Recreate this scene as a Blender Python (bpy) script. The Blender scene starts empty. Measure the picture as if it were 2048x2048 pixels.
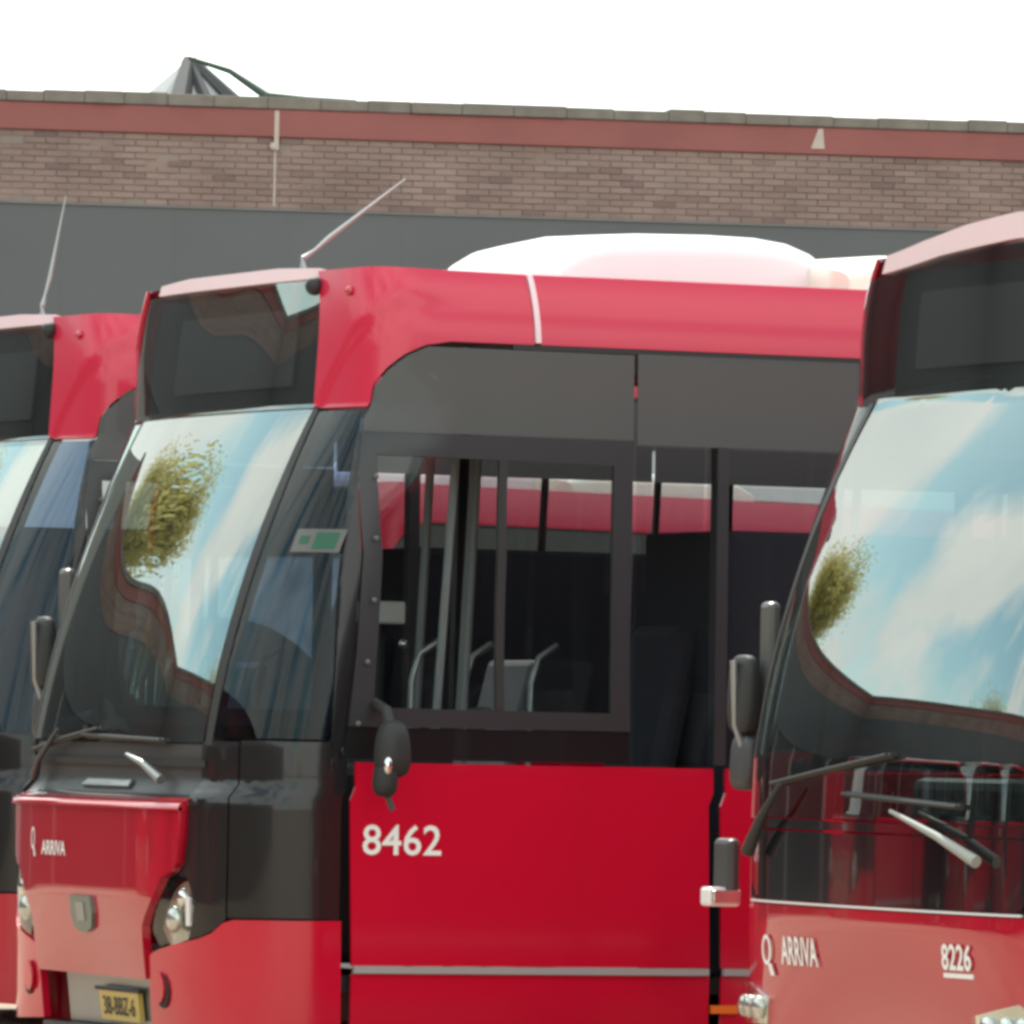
import bpy, bmesh, math, random
from mathutils import Vector, Matrix

rnd = random.Random(7)
SC = bpy.context.scene
COL = SC.collection
rad = math.radians

# ---------------------------------------------------------------- camera
EYE = 1.25
cam_d = bpy.data.cameras.new('camera')
cam = bpy.data.objects.new('camera', cam_d)
COL.objects.link(cam)
cam.location = (0, 0, EYE)
cam.rotation_euler = (rad(90), 0, 0)
cam.rotation_euler = (Matrix.Rotation(rad(90), 4, 'X') @ Matrix.Rotation(0.02, 4, 'Z')).to_euler()
cam_d.sensor_width = 36
cam_d.lens = 16000 / 2048 * 36
_a = (1470 - 1024) / 2048
cam_d.shift_x = 0.0
cam_d.shift_y = _a
cam_d.clip_start = 0.5
cam_d.clip_end = 2000
SC.camera = cam
SC.render.engine = 'CYCLES'
SC.cycles.filter_width = 3.5
SC.cycles.max_bounces = 14
SC.cycles.transparent_max_bounces = 32
SC.cycles.glossy_bounces = 5

# ---------------------------------------------------------------- light
SUN_EL, SUN_AZ = rad(50), (-0.22, 0.97)        # sun behind the buses, slightly left
sun_d = bpy.data.lights.new('sun', 'SUN')
sun_d.energy = 4.5
sun_d.angle = rad(0.5)
sun_d.color = (1.0, 0.95, 0.88)
sun = bpy.data.objects.new('sun', sun_d)
COL.objects.link(sun)
_d = Vector((SUN_AZ[0] * math.cos(SUN_EL), SUN_AZ[1] * math.cos(SUN_EL), math.sin(SUN_EL)))
sun.rotation_euler = _d.to_track_quat('Z', 'Y').to_euler()

world = bpy.data.worlds.new('World')
SC.world = world
world.use_nodes = True
wn, wl = world.node_tree.nodes, world.node_tree.links
wn.clear()
w_out = wn.new('ShaderNodeOutputWorld')
bg = wn.new('ShaderNodeBackground')
sky = wn.new('ShaderNodeTexSky')
sky.sky_type = 'NISHITA'
sky.sun_disc = False
sky.sun_elevation = SUN_EL
sky.sun_rotation = math.atan2(SUN_AZ[0], SUN_AZ[1])
tc = wn.new('ShaderNodeTexCoord')
mp = wn.new('ShaderNodeMapping')
mp.inputs['Scale'].default_value = (1.0, 1.0, 0.8)
mp.inputs["Location"].default_value = (1.5, 1.2, 0.94)
nz = wn.new('ShaderNodeTexNoise')
nz.inputs['Scale'].default_value = 4.6
nz.inputs['Detail'].default_value = 6
nz.inputs['Roughness'].default_value = 0.5
rp = wn.new('ShaderNodeValToRGB')
rp.color_ramp.elements[0].position = 0.41
rp.color_ramp.elements[1].position = 0.52
rp.color_ramp.elements[0].color = (0.0, 0.0, 0.0, 1)
nz2 = wn.new('ShaderNodeTexNoise')
nz2.inputs['Scale'].default_value = 5.0
nz2.inputs['Detail'].default_value = 4
cr = wn.new('ShaderNodeValToRGB')
cr.color_ramp.elements[0].position = 0.3
cr.color_ramp.elements[1].position = 0.7
cr.color_ramp.elements[0].color = (19.0, 20.2, 19.6, 1)
cr.color_ramp.elements[1].color = (25.0, 25.5, 24.0, 1)
mix = wn.new('ShaderNodeMix')
mix.data_type = 'RGBA'
gain = wn.new('ShaderNodeMix')
gain.data_type = 'RGBA'
gain.blend_type = 'MULTIPLY'
gain.inputs[0].default_value = 1
gain.inputs[7].default_value = (3.4, 4.0, 3.1, 1)
wl.new(tc.outputs['Generated'], mp.inputs['Vector'])
wl.new(mp.outputs['Vector'], nz.inputs['Vector'])
wl.new(mp.outputs['Vector'], nz2.inputs['Vector'])
wl.new(nz.outputs['Fac'], rp.inputs['Fac'])
wl.new(nz2.outputs['Fac'], cr.inputs['Fac'])
wl.new(sky.outputs['Color'], gain.inputs[6])
wl.new(gain.outputs[2], mix.inputs[6])
wl.new(cr.outputs['Color'], mix.inputs[7])
wl.new(rp.outputs['Color'], mix.inputs[0])
wl.new(mix.outputs[2], bg.inputs['Color'])
bg.inputs['Strength'].default_value = 0.1
wl.new(bg.outputs['Background'], w_out.inputs['Surface'])

SC.view_settings.view_transform = 'Standard'
SC.view_settings.look = 'None'
SC.view_settings.exposure = -0.1
SC.view_settings.gamma = 1.0
SC.view_settings.use_curve_mapping = False


# ---------------------------------------------------------------- materials
def mat(name, color, rough=0.5, metal=0.0, coat=0.0, noise=0.0, nscale=4.0, bump=0.0, bscale=30.0, spec=0.5, coat_ior=1.5, emit=None):
    m = bpy.data.materials.new(name)
    m.use_nodes = True
    n, l = m.node_tree.nodes, m.node_tree.links
    b = n['Principled BSDF']
    b.inputs['Base Color'].default_value = (*color, 1)
    b.inputs['Roughness'].default_value = rough
    b.inputs['Metallic'].default_value = metal
    b.inputs['Specular IOR Level'].default_value = spec
    b.inputs['Coat Weight'].default_value = coat
    b.inputs['Coat Roughness'].default_value = 0.09 if name == 'red_paint' else 0.03
    b.inputs['Coat IOR'].default_value = coat_ior
    t = n.new('ShaderNodeTexCoord')
    if noise:
        z = n.new('ShaderNodeTexNoise')
        z.inputs['Scale'].default_value = nscale
        z.inputs['Detail'].default_value = 5
        mx = n.new('ShaderNodeMix')
        mx.data_type = 'RGBA'
        mx.inputs[6].default_value = (*[c * (1 - noise) for c in color], 1)
        mx.inputs[7].default_value = (*[min(1, c * (1 + noise)) for c in color], 1)
        l.new(t.outputs['Object'], z.inputs['Vector'])
        l.new(z.outputs['Fac'], mx.inputs[0])
        l.new(mx.outputs[2], b.inputs['Base Color'])
    if bump:
        z = n.new('ShaderNodeTexNoise')
        z.inputs['Scale'].default_value = bscale
        z.inputs['Detail'].default_value = 3
        bp = n.new('ShaderNodeBump')
        bp.inputs['Strength'].default_value = bump
        bp.inputs['Distance'].default_value = 0.01
        l.new(t.outputs['Object'], z.inputs['Vector'])
        l.new(z.outputs['Fac'], bp.inputs['Height'])
        l.new(bp.outputs['Normal'], b.inputs['Normal'])
        if coat:
            l.new(bp.outputs['Normal'], b.inputs['Coat Normal'])
    return m


def glass(name, tint, ior, wave=0.0):
    m = bpy.data.materials.new(name)
    m.use_nodes = True
    n, l = m.node_tree.nodes, m.node_tree.links
    n.clear()
    out = n.new('ShaderNodeOutputMaterial')
    tr = n.new('ShaderNodeBsdfTransparent')
    tr.inputs['Color'].default_value = (*tint, 1)
    gl = n.new('ShaderNodeBsdfGlossy')
    gl.inputs['Roughness'].default_value = 0.0
    gl.inputs['Color'].default_value = (0.95, 1.0, 0.97, 1)
    fr = n.new('ShaderNodeFresnel')
    fr.inputs['IOR'].default_value = ior
    geo = n.new('ShaderNodeNewGeometry')
    inv = n.new('ShaderNodeMath')
    inv.operation = 'SUBTRACT'
    inv.inputs[0].default_value = 1
    mul = n.new('ShaderNodeMath')
    mul.operation = 'MULTIPLY'
    mx = n.new('ShaderNodeMixShader')
    l.new(geo.outputs['Backfacing'], inv.inputs[1])
    l.new(fr.outputs['Fac'], mul.inputs[0])
    l.new(inv.outputs[0], mul.inputs[1])
    l.new(mul.outputs[0], mx.inputs[0])
    l.new(tr.outputs[0], mx.inputs[1])
    l.new(gl.outputs[0], mx.inputs[2])
    l.new(mx.outputs[0], out.inputs['Surface'])
    if wave:
        t = n.new('ShaderNodeTexCoord')
        z = n.new('ShaderNodeTexNoise')
        z.inputs['Scale'].default_value = 1.6
        z.inputs['Detail'].default_value = 1
        bp = n.new('ShaderNodeBump')
        bp.inputs['Strength'].default_value = wave
        bp.inputs['Distance'].default_value = 0.02
        l.new(t.outputs['Object'], z.inputs['Vector'])
        l.new(z.outputs['Fac'], bp.inputs['Height'])
        l.new(bp.outputs['Normal'], gl.inputs['Normal'])
    return m


M = {}
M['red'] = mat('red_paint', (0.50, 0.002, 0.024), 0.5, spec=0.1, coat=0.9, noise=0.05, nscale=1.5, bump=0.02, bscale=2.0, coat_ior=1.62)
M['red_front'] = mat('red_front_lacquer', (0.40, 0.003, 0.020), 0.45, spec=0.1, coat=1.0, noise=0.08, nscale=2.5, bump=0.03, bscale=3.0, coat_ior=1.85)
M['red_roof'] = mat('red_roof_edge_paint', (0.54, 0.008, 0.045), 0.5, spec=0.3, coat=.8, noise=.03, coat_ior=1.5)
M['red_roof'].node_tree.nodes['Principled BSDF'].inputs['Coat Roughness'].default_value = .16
M['red_rim'] = mat('red_paint_lip', (0.42, 0.003, 0.018), 0.4, spec=.2, coat=1.0, coat_ior=1.7)
M['black'] = mat('black_gloss_panel', (0.010, 0.009, 0.010), 0.3, spec=.25, coat=0.5, noise=0.1)
M['mask_black'] = mat('black_glossy_mask', (0.010, 0.010, 0.012), 0.1, coat=1.0, bump=0.015, bscale=2.0, coat_ior=1.8)
M['rubber'] = mat('black_rubber', (0.018, 0.018, 0.018), 0.6, noise=0.15)
M['plastic'] = mat('dark_grey_plastic', (0.045, 0.046, 0.048), 0.45, noise=0.1)
M['frame'] = mat('anodised_window_frame', (0.024, 0.025, 0.029), 0.4, noise=0.05)
M['metal'] = mat('grey_metal', (0.32, 0.33, 0.33), 0.35, metal=0.7, noise=0.1)
M['wiper_grey'] = mat('weathered_wiper_arm', (0.30, 0.31, 0.28), 0.6, noise=0.15)
M['mirror_grey'] = mat('grey_mirror_shell', (0.10, 0.10, 0.095), 0.35, noise=0.1)
M['chrome'] = mat('bright_chrome', (0.75, 0.76, 0.75), 0.12, metal=1.0)
M['white'] = mat('white_roof_plastic', (0.84, 0.76, 0.78), 0.35, noise=0.03)
M['cream'] = mat('cream_roof_box', (0.82, 0.78, 0.68), 0.4, noise=0.04)
M['roof'] = mat('roof_painted_glare', (0.78, 0.57, 0.60), 0.4, noise=0.04)  # pale colour carries the sky glare on red roof edges
M['trim'] = mat('grey_trim_strip', (0.33, 0.31, 0.31), 0.4, noise=0.05)
M['lens'] = glass('clear_lamp_lens', (0.93, 0.95, 0.93), 1.5)
M['lamp_inner'] = mat('lamp_reflector', (0.55, 0.57, 0.54), 0.2, metal=0.8, noise=0.35, nscale=14)
M['orange'] = mat('orange_marker_lens', (0.75, 0.16, 0.02), 0.3)
M['pinkwhite'] = mat('white_lamp_lens', (0.75, 0.70, 0.70), 0.25)
M['glass_wind'] = glass('windscreen_glass', (0.62, 0.68, 0.66), 3.0)
M['glass_side'] = glass('tinted_side_glass', (0.90, 0.905, 0.91), 1.5)
M['glass_clear'] = glass('clear_side_glass', (0.86, 0.88, 0.87), 1.5)
M['grey_sheen'] = mat('upper_glass_painted_sheen', (0.085, 0.088, 0.088), 0.6, spec=.2, coat=.4, noise=.04, coat_ior=1.25)  # opaque grey standing in for sky mirrored in the upper glass
M['glass_blue'] = glass('blue_tinted_quarter_glass', (0.45, 0.54, 0.66), 1.35)
M['glass_dest'] = glass('destination_glass', (0.7, 0.7, 0.7), 2.4)
M['board'] = mat('display_board', (0.03, 0.033, 0.035), 0.6, noise=0.1)
M['screen'] = mat('display_screen', (0.11, 0.118, 0.12), 0.5, noise=0.08, nscale=2)
M['seat'] = mat('dark_seat_cloth', (0.02, 0.021, 0.03), 0.9, noise=0.3, nscale=30)
M['floor'] = mat('bus_floor_lino', (0.025, 0.025, 0.028), 0.6, noise=0.1)
M['lining'] = mat('interior_lining', (0.14, 0.14, 0.15), 0.7, noise=0.05)
M['dash'] = mat('dashboard_plastic', (0.03, 0.03, 0.032), 0.6, noise=0.1)
M['paper'] = mat('white_paper', (0.65, 0.66, 0.63), 0.8, noise=0.05)
M['text'] = mat('white_lettering', (0.82, 0.82, 0.80), 0.5)
M['yellow'] = mat('yellow_number_plate', (0.52, 0.38, 0.10), 0.4)
M['green'] = mat('green_sticker', (0.01, 0.09, 0.05), 0.5)
M['tyre'] = mat('tyre_rubber', (0.02, 0.02, 0.02), 0.8)
M['hub'] = mat('wheel_rim_steel', (0.35, 0.35, 0.36), 0.4, metal=0.5)
M['badge'] = mat('grey_badge', (0.16, 0.19, 0.17), 0.3, metal=0.5)
M['yellow_pole'] = mat('grey_handrail', (0.30, 0.31, 0.32), 0.35)


# ---------------------------------------------------------------- object helpers
def tag(o, label=None, cat=None, group=None, kind=None):
    if label: o['label'] = label
    if cat: o['category'] = cat
    if group: o['group'] = group
    if kind: o['kind'] = kind
    return o


def link(name, me, parent=None):
    o = bpy.data.objects.new(name, me)
    COL.objects.link(o)
    if parent is not None:
        o.parent = parent
    return o


def empty(name, loc=(0, 0, 0), rz=0.0):
    o = bpy.data.objects.new(name, None)
    o.empty_display_size = 0.3
    o.location = loc
    o.rotation_euler = (0, 0, rz)
    COL.objects.link(o)
    return o


def finish(name, bm, m, parent=None, smooth=False, bevel=0.0):
    me = bpy.data.meshes.new(name)
    bmesh.ops.recalc_face_normals(bm, faces=bm.faces)
    bm.to_mesh(me)
    bm.free()
    me.materials.append(m)
    if smooth:
        me.shade_smooth()
        me.set_sharp_from_angle(angle=rad(38))
    o = link(name, me, parent)
    if bevel:
        b = o.modifiers.new('bevel', 'BEVEL')
        b.width = bevel
        b.segments = 2
        b.limit_method = 'ANGLE'
    return o


def add_box(bm, x0, x1, y0, y1, z0, z1, mtx=None):
    vs = [bm.verts.new((x, y, z)) for x in (x0, x1) for y in (y0, y1) for z in (z0, z1)]
    for f in ((0, 1, 3, 2), (4, 6, 7, 5), (0, 4, 5, 1), (2, 3, 7, 6), (0, 2, 6, 4), (1, 5, 7, 3)):
        bm.faces.new([vs[i] for i in f])
    if mtx is not None:
        bmesh.ops.transform(bm, matrix=mtx, verts=vs)
    return vs


def box(name, m, parent, *a, bevel=0.0, mtx=None):
    bm = bmesh.new()
    add_box(bm, *a, mtx=mtx)
    return finish(name, bm, m, parent, bevel=bevel)


def add_tube(bm, pts, r, n=8):
    pts = [Vector(p) for p in pts]
    rs = r if isinstance(r, (list, tuple)) else [r] * len(pts)
    rings = []
    for i, p in enumerate(pts):
        t = (pts[min(i + 1, len(pts) - 1)] - pts[max(i - 1, 0)]).normalized()
        a = t.cross(Vector((0, 0, 1)))
        if a.length < 1e-3: a = Vector((1, 0, 0))
        a.normalize()
        b = t.cross(a).normalized()
        rings.append([bm.verts.new(p + (a * math.cos(2 * math.pi * k / n) + b * math.sin(2 * math.pi * k / n)) * rs[i]) for k in range(n)])
    for A, B in zip(rings, rings[1:]):
        for k in range(n):
            bm.faces.new((A[k], A[(k + 1) % n], B[(k + 1) % n], B[k]))
    bm.faces.new(rings[0][::-1])
    bm.faces.new(rings[-1])


def tube(name, m, parent, pts, r, n=8):
    bm = bmesh.new()
    add_tube(bm, pts, r, n)
    return finish(name, bm, m, parent, smooth=True)


def add_ball(bm, c, sx, sy, sz, u=14, v=9, mtx=None):
    r = bmesh.ops.create_uvsphere(bm, u_segments=u, v_segments=v, radius=1)
    mm = Matrix.Translation(c) @ (mtx or Matrix()) @ Matrix.Diagonal((sx, sy, sz, 1))
    bmesh.ops.transform(bm, matrix=mm, verts=r['verts'])


def ball(name, m, parent, c, sx, sy, sz, mtx=None):
    bm = bmesh.new()
    add_ball(bm, c, sx, sy, sz, mtx=mtx)
    return finish(name, bm, m, parent, smooth=True)


def pod_shape(name, m, parent, c, sx, sy, sz, e=.55):
    """upright rounded box: flat sides, soft corners"""
    bm = bmesh.new()
    r = bmesh.ops.create_uvsphere(bm, u_segments=20, v_segments=14, radius=1)
    for v in r['verts']:
        v.co = Vector([math.copysign(abs(k) ** e, k) * s_ for k, s_ in zip(v.co, (sx, sy, sz))])
        v.co.x *= 1 - .18 * v.co.z / sz
        v.co += Vector(c)
    return finish(name, bm, m, parent, smooth=True)


def copy_tree(o, parent=None):
    c = o.copy()
    COL.objects.link(c)
    c.parent = parent
    for ch in o.children:
        copy_tree(ch, c)
    return c


# ---------------------------------------------------------------- the curved body surface of a bus
# q = distance round the body in plan from the middle of the nose (negative = driver side), z = height
BW, BN = 1.25, 400


def set_plan(depth, power, bow=0.0):
    """depth of the nose curve and how flat it is in the middle"""
    global BD, BL, _tab
    BD = depth
    _tab = [(0.0, 0.0, 0.0)]
    for i in range(1, BN + 1):
        t = 1 - (1 - i / BN) ** 2
        y = BW * t
        x = (BD - bow) * (1 - max(0, 1 - t ** power) ** (1 / 2.3)) + bow * t * t
        _tab.append((_tab[-1][0] + math.hypot(y - _tab[-1][2], x - _tab[-1][1]), x, y))
    BL = _tab[-1][0]


set_plan(0.45, 3.8)


def plan(q):
    a = abs(q)
    if a >= BL:
        return BD + a - BL, math.copysign(BW, q)
    lo, hi = 0, BN
    while hi - lo > 1:
        m_ = (lo + hi) // 2
        if _tab[m_][0] <= a: lo = m_
        else: hi = m_
    s0, x0, y0 = _tab[lo]
    s1, x1, y1 = _tab[hi]
    f = (a - s0) / (s1 - s0)
    return x0 + (x1 - x0) * f, math.copysign(y0 + (y1 - y0) * f, q)


LEAN = .042          # the display glass leans back a little
STEP = True         # the narrow-mask front has a shelf under its windscreen


def rake(z):
    r = 0.0
    if z > 1.0: r += .05 * min(1, (z - 1.0) / (.05 if STEP else 1.4))
    if z > 1.18:
        zz = min(z, 2.44) - 1.18
        r += .14 * zz + .16 * zz * zz if STEP else .07 * zz + .213 * zz * zz
    if z > 2.44: r += .04 * (z - 2.44)
    return r


def taper(z):
    k = 1.0
    if z > 1.1: k -= .02 * min(1.55, z - 1.1) / 1.55
    if z > 2.65: k -= .16 * (z - 2.65) ** 2 / .09 * .5
    return k


def grow(z):
    return 1 + .35 * max(0, min(z, 2.44) - 1.2)


def S(q, z):
    x, y = plan(q)
    t = abs(y) / BW
    xx = min(x, BD) * grow(z) + max(0, x - BD)
    dz = max(0, z - 2.44)
    xx += .15 * max(0, .62 - z) * (1 - min(1, t) ** 2) ** 2
    return Vector((xx + rake(z) * (1 - .6 * t ** 6) + (LEAN * dz + 2 * LEAN * dz * dz) * (1 - t * t), y * taper(z), z))


def sq(x, z, side=-1):
    """q of the point of the flat side wall at distance x behind the nose"""
    return side * (BL + x - BD * grow(z) - rake(z) * .4)


def SN(q, z, off):
    e = 0.004

    def P(q, z):
        p = S(q, z)
        n = (S(q + e, z) - S(q - e, z)).cross(S(q, z + e) - S(q, z - e)).normalized()
        return p + n * off(q, z)
    return P, e


def surf_point(q, z, off=0.0):
    P, _ = SN(q, z, lambda a, b: off)
    return P(q, z)


def surf_normal(q, z, off):
    P, e = SN(q, z, off)
    h = 0.003
    return (P(q + h, z) - P(q - h, z)).cross(P(q, z + h) - P(q, z - h)).normalized()


def patch(name, m, parent, poly, off=0.0, th=0.012, step=None, kind=None):
    """a panel with real thickness cut to outline poly [(q,z)...] and laid on the body surface"""
    offf = off if callable(off) else (lambda a, b: off)
    bm = bmesh.new()
    vs = [bm.verts.new((q, z, 0)) for q, z in poly]
    bm.faces.new(vs)
    bmesh.ops.triangulate(bm, faces=bm.faces[:])
    q0, q1 = min(p[0] for p in poly), max(p[0] for p in poly)
    z0, z1 = min(p[1] for p in poly), max(p[1] for p in poly)
    lines = []
    fine = step or 0.045
    q = math.ceil(q0 / fine) * fine
    while q < q1:
        lines.append(('q', q))
        q += fine if abs(q) < BL + 0.1 else 0.35
    z = math.ceil(z0 / 0.06) * 0.06 - (0.04 if step else 0)
    z = max(z, z0 + .001)
    zs = []
    while z < z1:
        zs.append(z)
        z += (0.02 if step else 0.06) if (abs(q0) < BL + .1 or abs(q1) < BL + .1 or z > 2.6) else 0.18
    for zz in (1.0, 1.05, 1.18, 2.44, 2.65, 0.45, 0.62):
        if z0 < zz < z1: zs.append(zz)
    lines += [('z', z) for z in zs]
    for k, v in lines:
        g = bm.verts[:] + bm.edges[:] + bm.faces[:]
        if k == 'q':
            bmesh.ops.bisect_plane(bm, geom=g, plane_co=(v, 0, 0), plane_no=(1, 0, 0), dist=1e-5)
        else:
            bmesh.ops.bisect_plane(bm, geom=g, plane_co=(0, v, 0), plane_no=(0, 1, 0), dist=1e-5)
    bmesh.ops.dissolve_degenerate(bm, dist=1e-5, edges=bm.edges[:])
    bm.verts.ensure_lookup_table()
    bm.verts.index_update()
    uv = [(v.co.x, v.co.y) for v in bm.verts]
    faces = []
    for f in bm.faces:
        idx = [v.index for v in f.verts]
        if f.normal.z < 0: idx = idx[::-1]
        faces.append(idx)
    edge_use = {}
    for f in faces:
        for a, b in zip(f, f[1:] + f[:1]):
            edge_use[(a, b)] = edge_use.get((a, b), 0) + 1
    n = len(uv)
    nor = [surf_normal(q, z, offf) for q, z in uv]
    front = []
    back = []
    for (q, z), nn in zip(uv, nor):
        P, _ = SN(q, z, offf)
        p = P(q, z)
        front.append(p)
        back.append(p - nn * th)
    # find whether the (q,z) orientation gives the outward side
    verts = front + back
    F, LN = [], []
    flip = nor[0].dot(S(uv[0][0], uv[0][1]) - Vector((3, 0, uv[0][1]))) < 0
    sg = -1 if flip else 1
    for f in faces:
        F.append(f if not flip else f[::-1])
        LN += [nor[i] * sg for i in F[-1]]
    for f in faces:
        g = [i + n for i in (f[::-1] if not flip else f)]
        F.append(g)
        LN += [-nor[i - n] * sg for i in g]
    for (a, b) in edge_use:
        if (b, a) not in edge_use:
            g = [b, a, a + n, b + n]
            if flip: g = g[::-1]
            fn = (verts[g[1]] - verts[g[0]]).cross(verts[g[2]] - verts[g[0]])
            if fn.length < 1e-12: continue
            fn.normalize()
            F.append(g)
            LN += [fn] * 4
    if flip:
        pass
    me = bpy.data.meshes.new(name)
    me.from_pydata([tuple(v) for v in verts], [], F)
    me.materials.append(m)
    me.shade_smooth()
    me.normals_split_custom_set([tuple(v) for v in LN])
    bm.free()
    o = link(name, me, parent)
    if kind: o['kind'] = kind
    return o


# the shell is offset outward; when flipped the normal points inward, so test once
_nt = surf_normal(-BL - 1, 1.0, lambda a, b: 0)
OUT = 1 if _nt.y < 0 else -1


def P_off(v):
    """outward offset in metres"""
    return lambda a, b: OUT * v


def panel(name, key, parent, poly, off=0.0, th=0.012, **kw):
    o = off if callable(off) else None
    f = (lambda a, b: OUT * o(a, b)) if o else P_off(off)
    return patch(name, M[key], parent, poly, f, OUT * th, **kw)


def rect(qa, qb, za, zb):
    return [(qa, za), (qb, za), (qb, zb), (qa, zb)]


def srect(xa, xb, za, zb, side=-1, r=0.0):
    """rectangle on a side wall given by distances behind the nose"""
    zs = [za + (zb - za) * k / 6 for k in range(7)]
    for v in (2.44, 1.2):
        if za < v < zb: zs = sorted(zs + [v])
    pts = [(xa, z) for z in zs] + [(xb, z) for z in zs[::-1]]
    return [(sq(x, z, side), z) for x, z in pts]


def mir(poly):
    return [(-q, z) for q, z in poly]


def text_patch(name, key, parent, txt, q, z, h, w, bold=0.0, side=False, off=0.004, gap=1.0):
    """lettering fitted into a box whose left lower corner is (q,z), width w, height h, laid on the body"""
    cu = bpy.data.curves.new('lettering', 'FONT')
    cu.body = txt
    cu.size = 1
    cu.offset = bold
    cu.space_character = gap
    cu.resolution_u = 3
    ob = bpy.data.objects.new('lettering', cu)
    COL.objects.link(ob)
    dg = bpy.context.evaluated_depsgraph_get()
    dg.update()
    me = bpy.data.meshes.new_from_object(ob.evaluated_get(dg))
    bpy.data.objects.remove(ob)
    xs = [v.co.x for v in me.vertices]
    ys = [v.co.y for v in me.vertices]
    x0, x1, y0, y1 = min(xs), max(xs), min(ys), max(ys)
    V = []
    for v in me.vertices:
        a = q - (v.co.x - x0) / (x1 - x0) * w if not side else sq(q + (v.co.x - x0) / (x1 - x0) * w, z, -1)
        b = z + (v.co.y - y0) / (y1 - y0) * h
        V.append(tuple(surf_point(a, b, OUT * off)))
    F = [list(p.vertices) for p in me.polygons]
    m2 = bpy.data.meshes.new(name)
    m2.from_pydata(V, [], F)
    m2.materials.append(M[key])
    return link(name, m2, parent)


# ---------------------------------------------------------------- bus parts shared by both front designs
def smooth01(x):
    x = max(0, min(1, x))
    return x * x * (3 - 2 * x)


CREASE = [(-0.905, 2.40), (-0.923, 2.451), (-1.024, 2.568), (-1.144, 2.685), (-1.284, 2.77), (-1.389, 2.821), (-1.60, 2.855)]


def crease_off(side):
    def f(q, z):
        a = -abs(q)
        if a > CREASE[0][0]: zc = CREASE[0][1] - 0.3
        elif a < CREASE[-1][0]: zc = CREASE[-1][1]
        else:
            for (qa, za), (qb, zb) in zip(CREASE, CREASE[1:]):
                if qb <= a <= qa:
                    zc = za + (zb - za) * (qa - a) / (qa - qb)
                    break
        d = z - zc
        fade = smooth01((a + 1.7) / 0.4)
        return 0.014 * smooth01((d + .035) / 0.09) * fade + 0.003
    return f


def roof_grid(parent, z_edge, key, rise=0.10, xr=11.95):
    """domed roof running in from the top edge of the walls"""
    qr = sq(xr, z_edge, 1)
    qs = [-qr + i * 0.6 for i in range(int((qr - BL) / 0.6))]
    n = 60
    qs = [q for q in qs if q < -BL - .05] + [-BL + 2 * BL * i / n for i in range(n + 1)]
    qs += [-q for q in qs if q < -BL - .05][::-1]
    bm = bmesh.new()
    rows = []
    ws = [0, .02, .05, .1, .18, .3, .5, .75, 1]
    for q in qs:
        e = S(q, z_edge)
        xc = max(e.x, 1.6)
        row = []
        for w in ws:
            zz = z_edge + rise * (1 - (1 - w) ** 2.6)
            row.append(bm.verts.new((e.x + (xc - e.x) * w, e.y * (1 - w), zz)))
        rows.append(row)
    for A, B in zip(rows, rows[1:]):
        for k in range(len(ws) - 1):
            try: bm.faces.new((A[k], A[k + 1], B[k + 1], B[k]))
            except ValueError: pass
    bmesh.ops.remove_doubles(bm, verts=bm.verts[:], dist=1e-4)
    return finish('roof', bm, M[key], parent, smooth=True)


def roof_pod(name, key, parent, prof, half_, base):
    """roof box: side outline prof [(x,z)], rounded across"""
    bm = bmesh.new()
    rows = []
    n = 16
    for x, z in prof:
        h = max(z - base, 0.004)
        half = half_
        row = []
        for k in range(n + 1):
            a = math.pi * k / n
            c, s_ = math.cos(a), math.sin(a)
            e = 0.22
            yy = half * math.copysign(abs(c) ** e, c)
            zz = base + h * abs(s_) ** e * (1 - 0.10 * (yy / half) ** 2)
            row.append(bm.verts.new((x, yy, zz)))
        rows.append(row)
    for A, B in zip(rows, rows[1:]):
        for k in range(n):
            bm.faces.new((A[k], A[k + 1], B[k + 1], B[k]))
    bm.faces.new(rows[0])
    bm.faces.new(rows[-1][::-1])
    return finish(name, bm, M[key], parent, smooth=True)


def wheel(parent, x, y):
    s = 1 if y > 0 else -1
    bm = bmesh.new()
    prof = [(0.30, -.13), (0.44, -.14), (0.48, -.11), (0.48, .11), (0.44, .14), (0.30, .13)]
    n = 28
    rings = [[bm.verts.new((x + r * math.cos(2 * math.pi * k / n), y - s * (d + .14), 0.48 + r * math.sin(2 * math.pi * k / n))) for k in range(n)] for r, d in prof]
    for A, B in zip(rings, rings[1:] + rings[:1]):
        for k in range(n):
            bm.faces.new((A[k], A[(k + 1) % n], B[(k + 1) % n], B[k]))
    w = finish('wheel', bm, M['tyre'], parent, smooth=True)
    bm = bmesh.new()
    prof = [(0.30, .02), (0.27, .05), (0.16, .10), (0.09, .02), (0.0, .0)]
    rings = [[bm.verts.new((x + r * math.cos(2 * math.pi * k / n), y - s * d, 0.48 + r * math.sin(2 * math.pi * k / n))) for k in range(n)] for r, d in prof[:-1]]
    for A, B in zip(rings, rings[1:]):
        for k in range(n):
            bm.faces.new((A[k], A[(k + 1) % n], B[(k + 1) % n], B[k]))
    bm.faces.new(rings[-1])
    finish('rim', bm, M['hub'], w, smooth=True)


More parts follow.
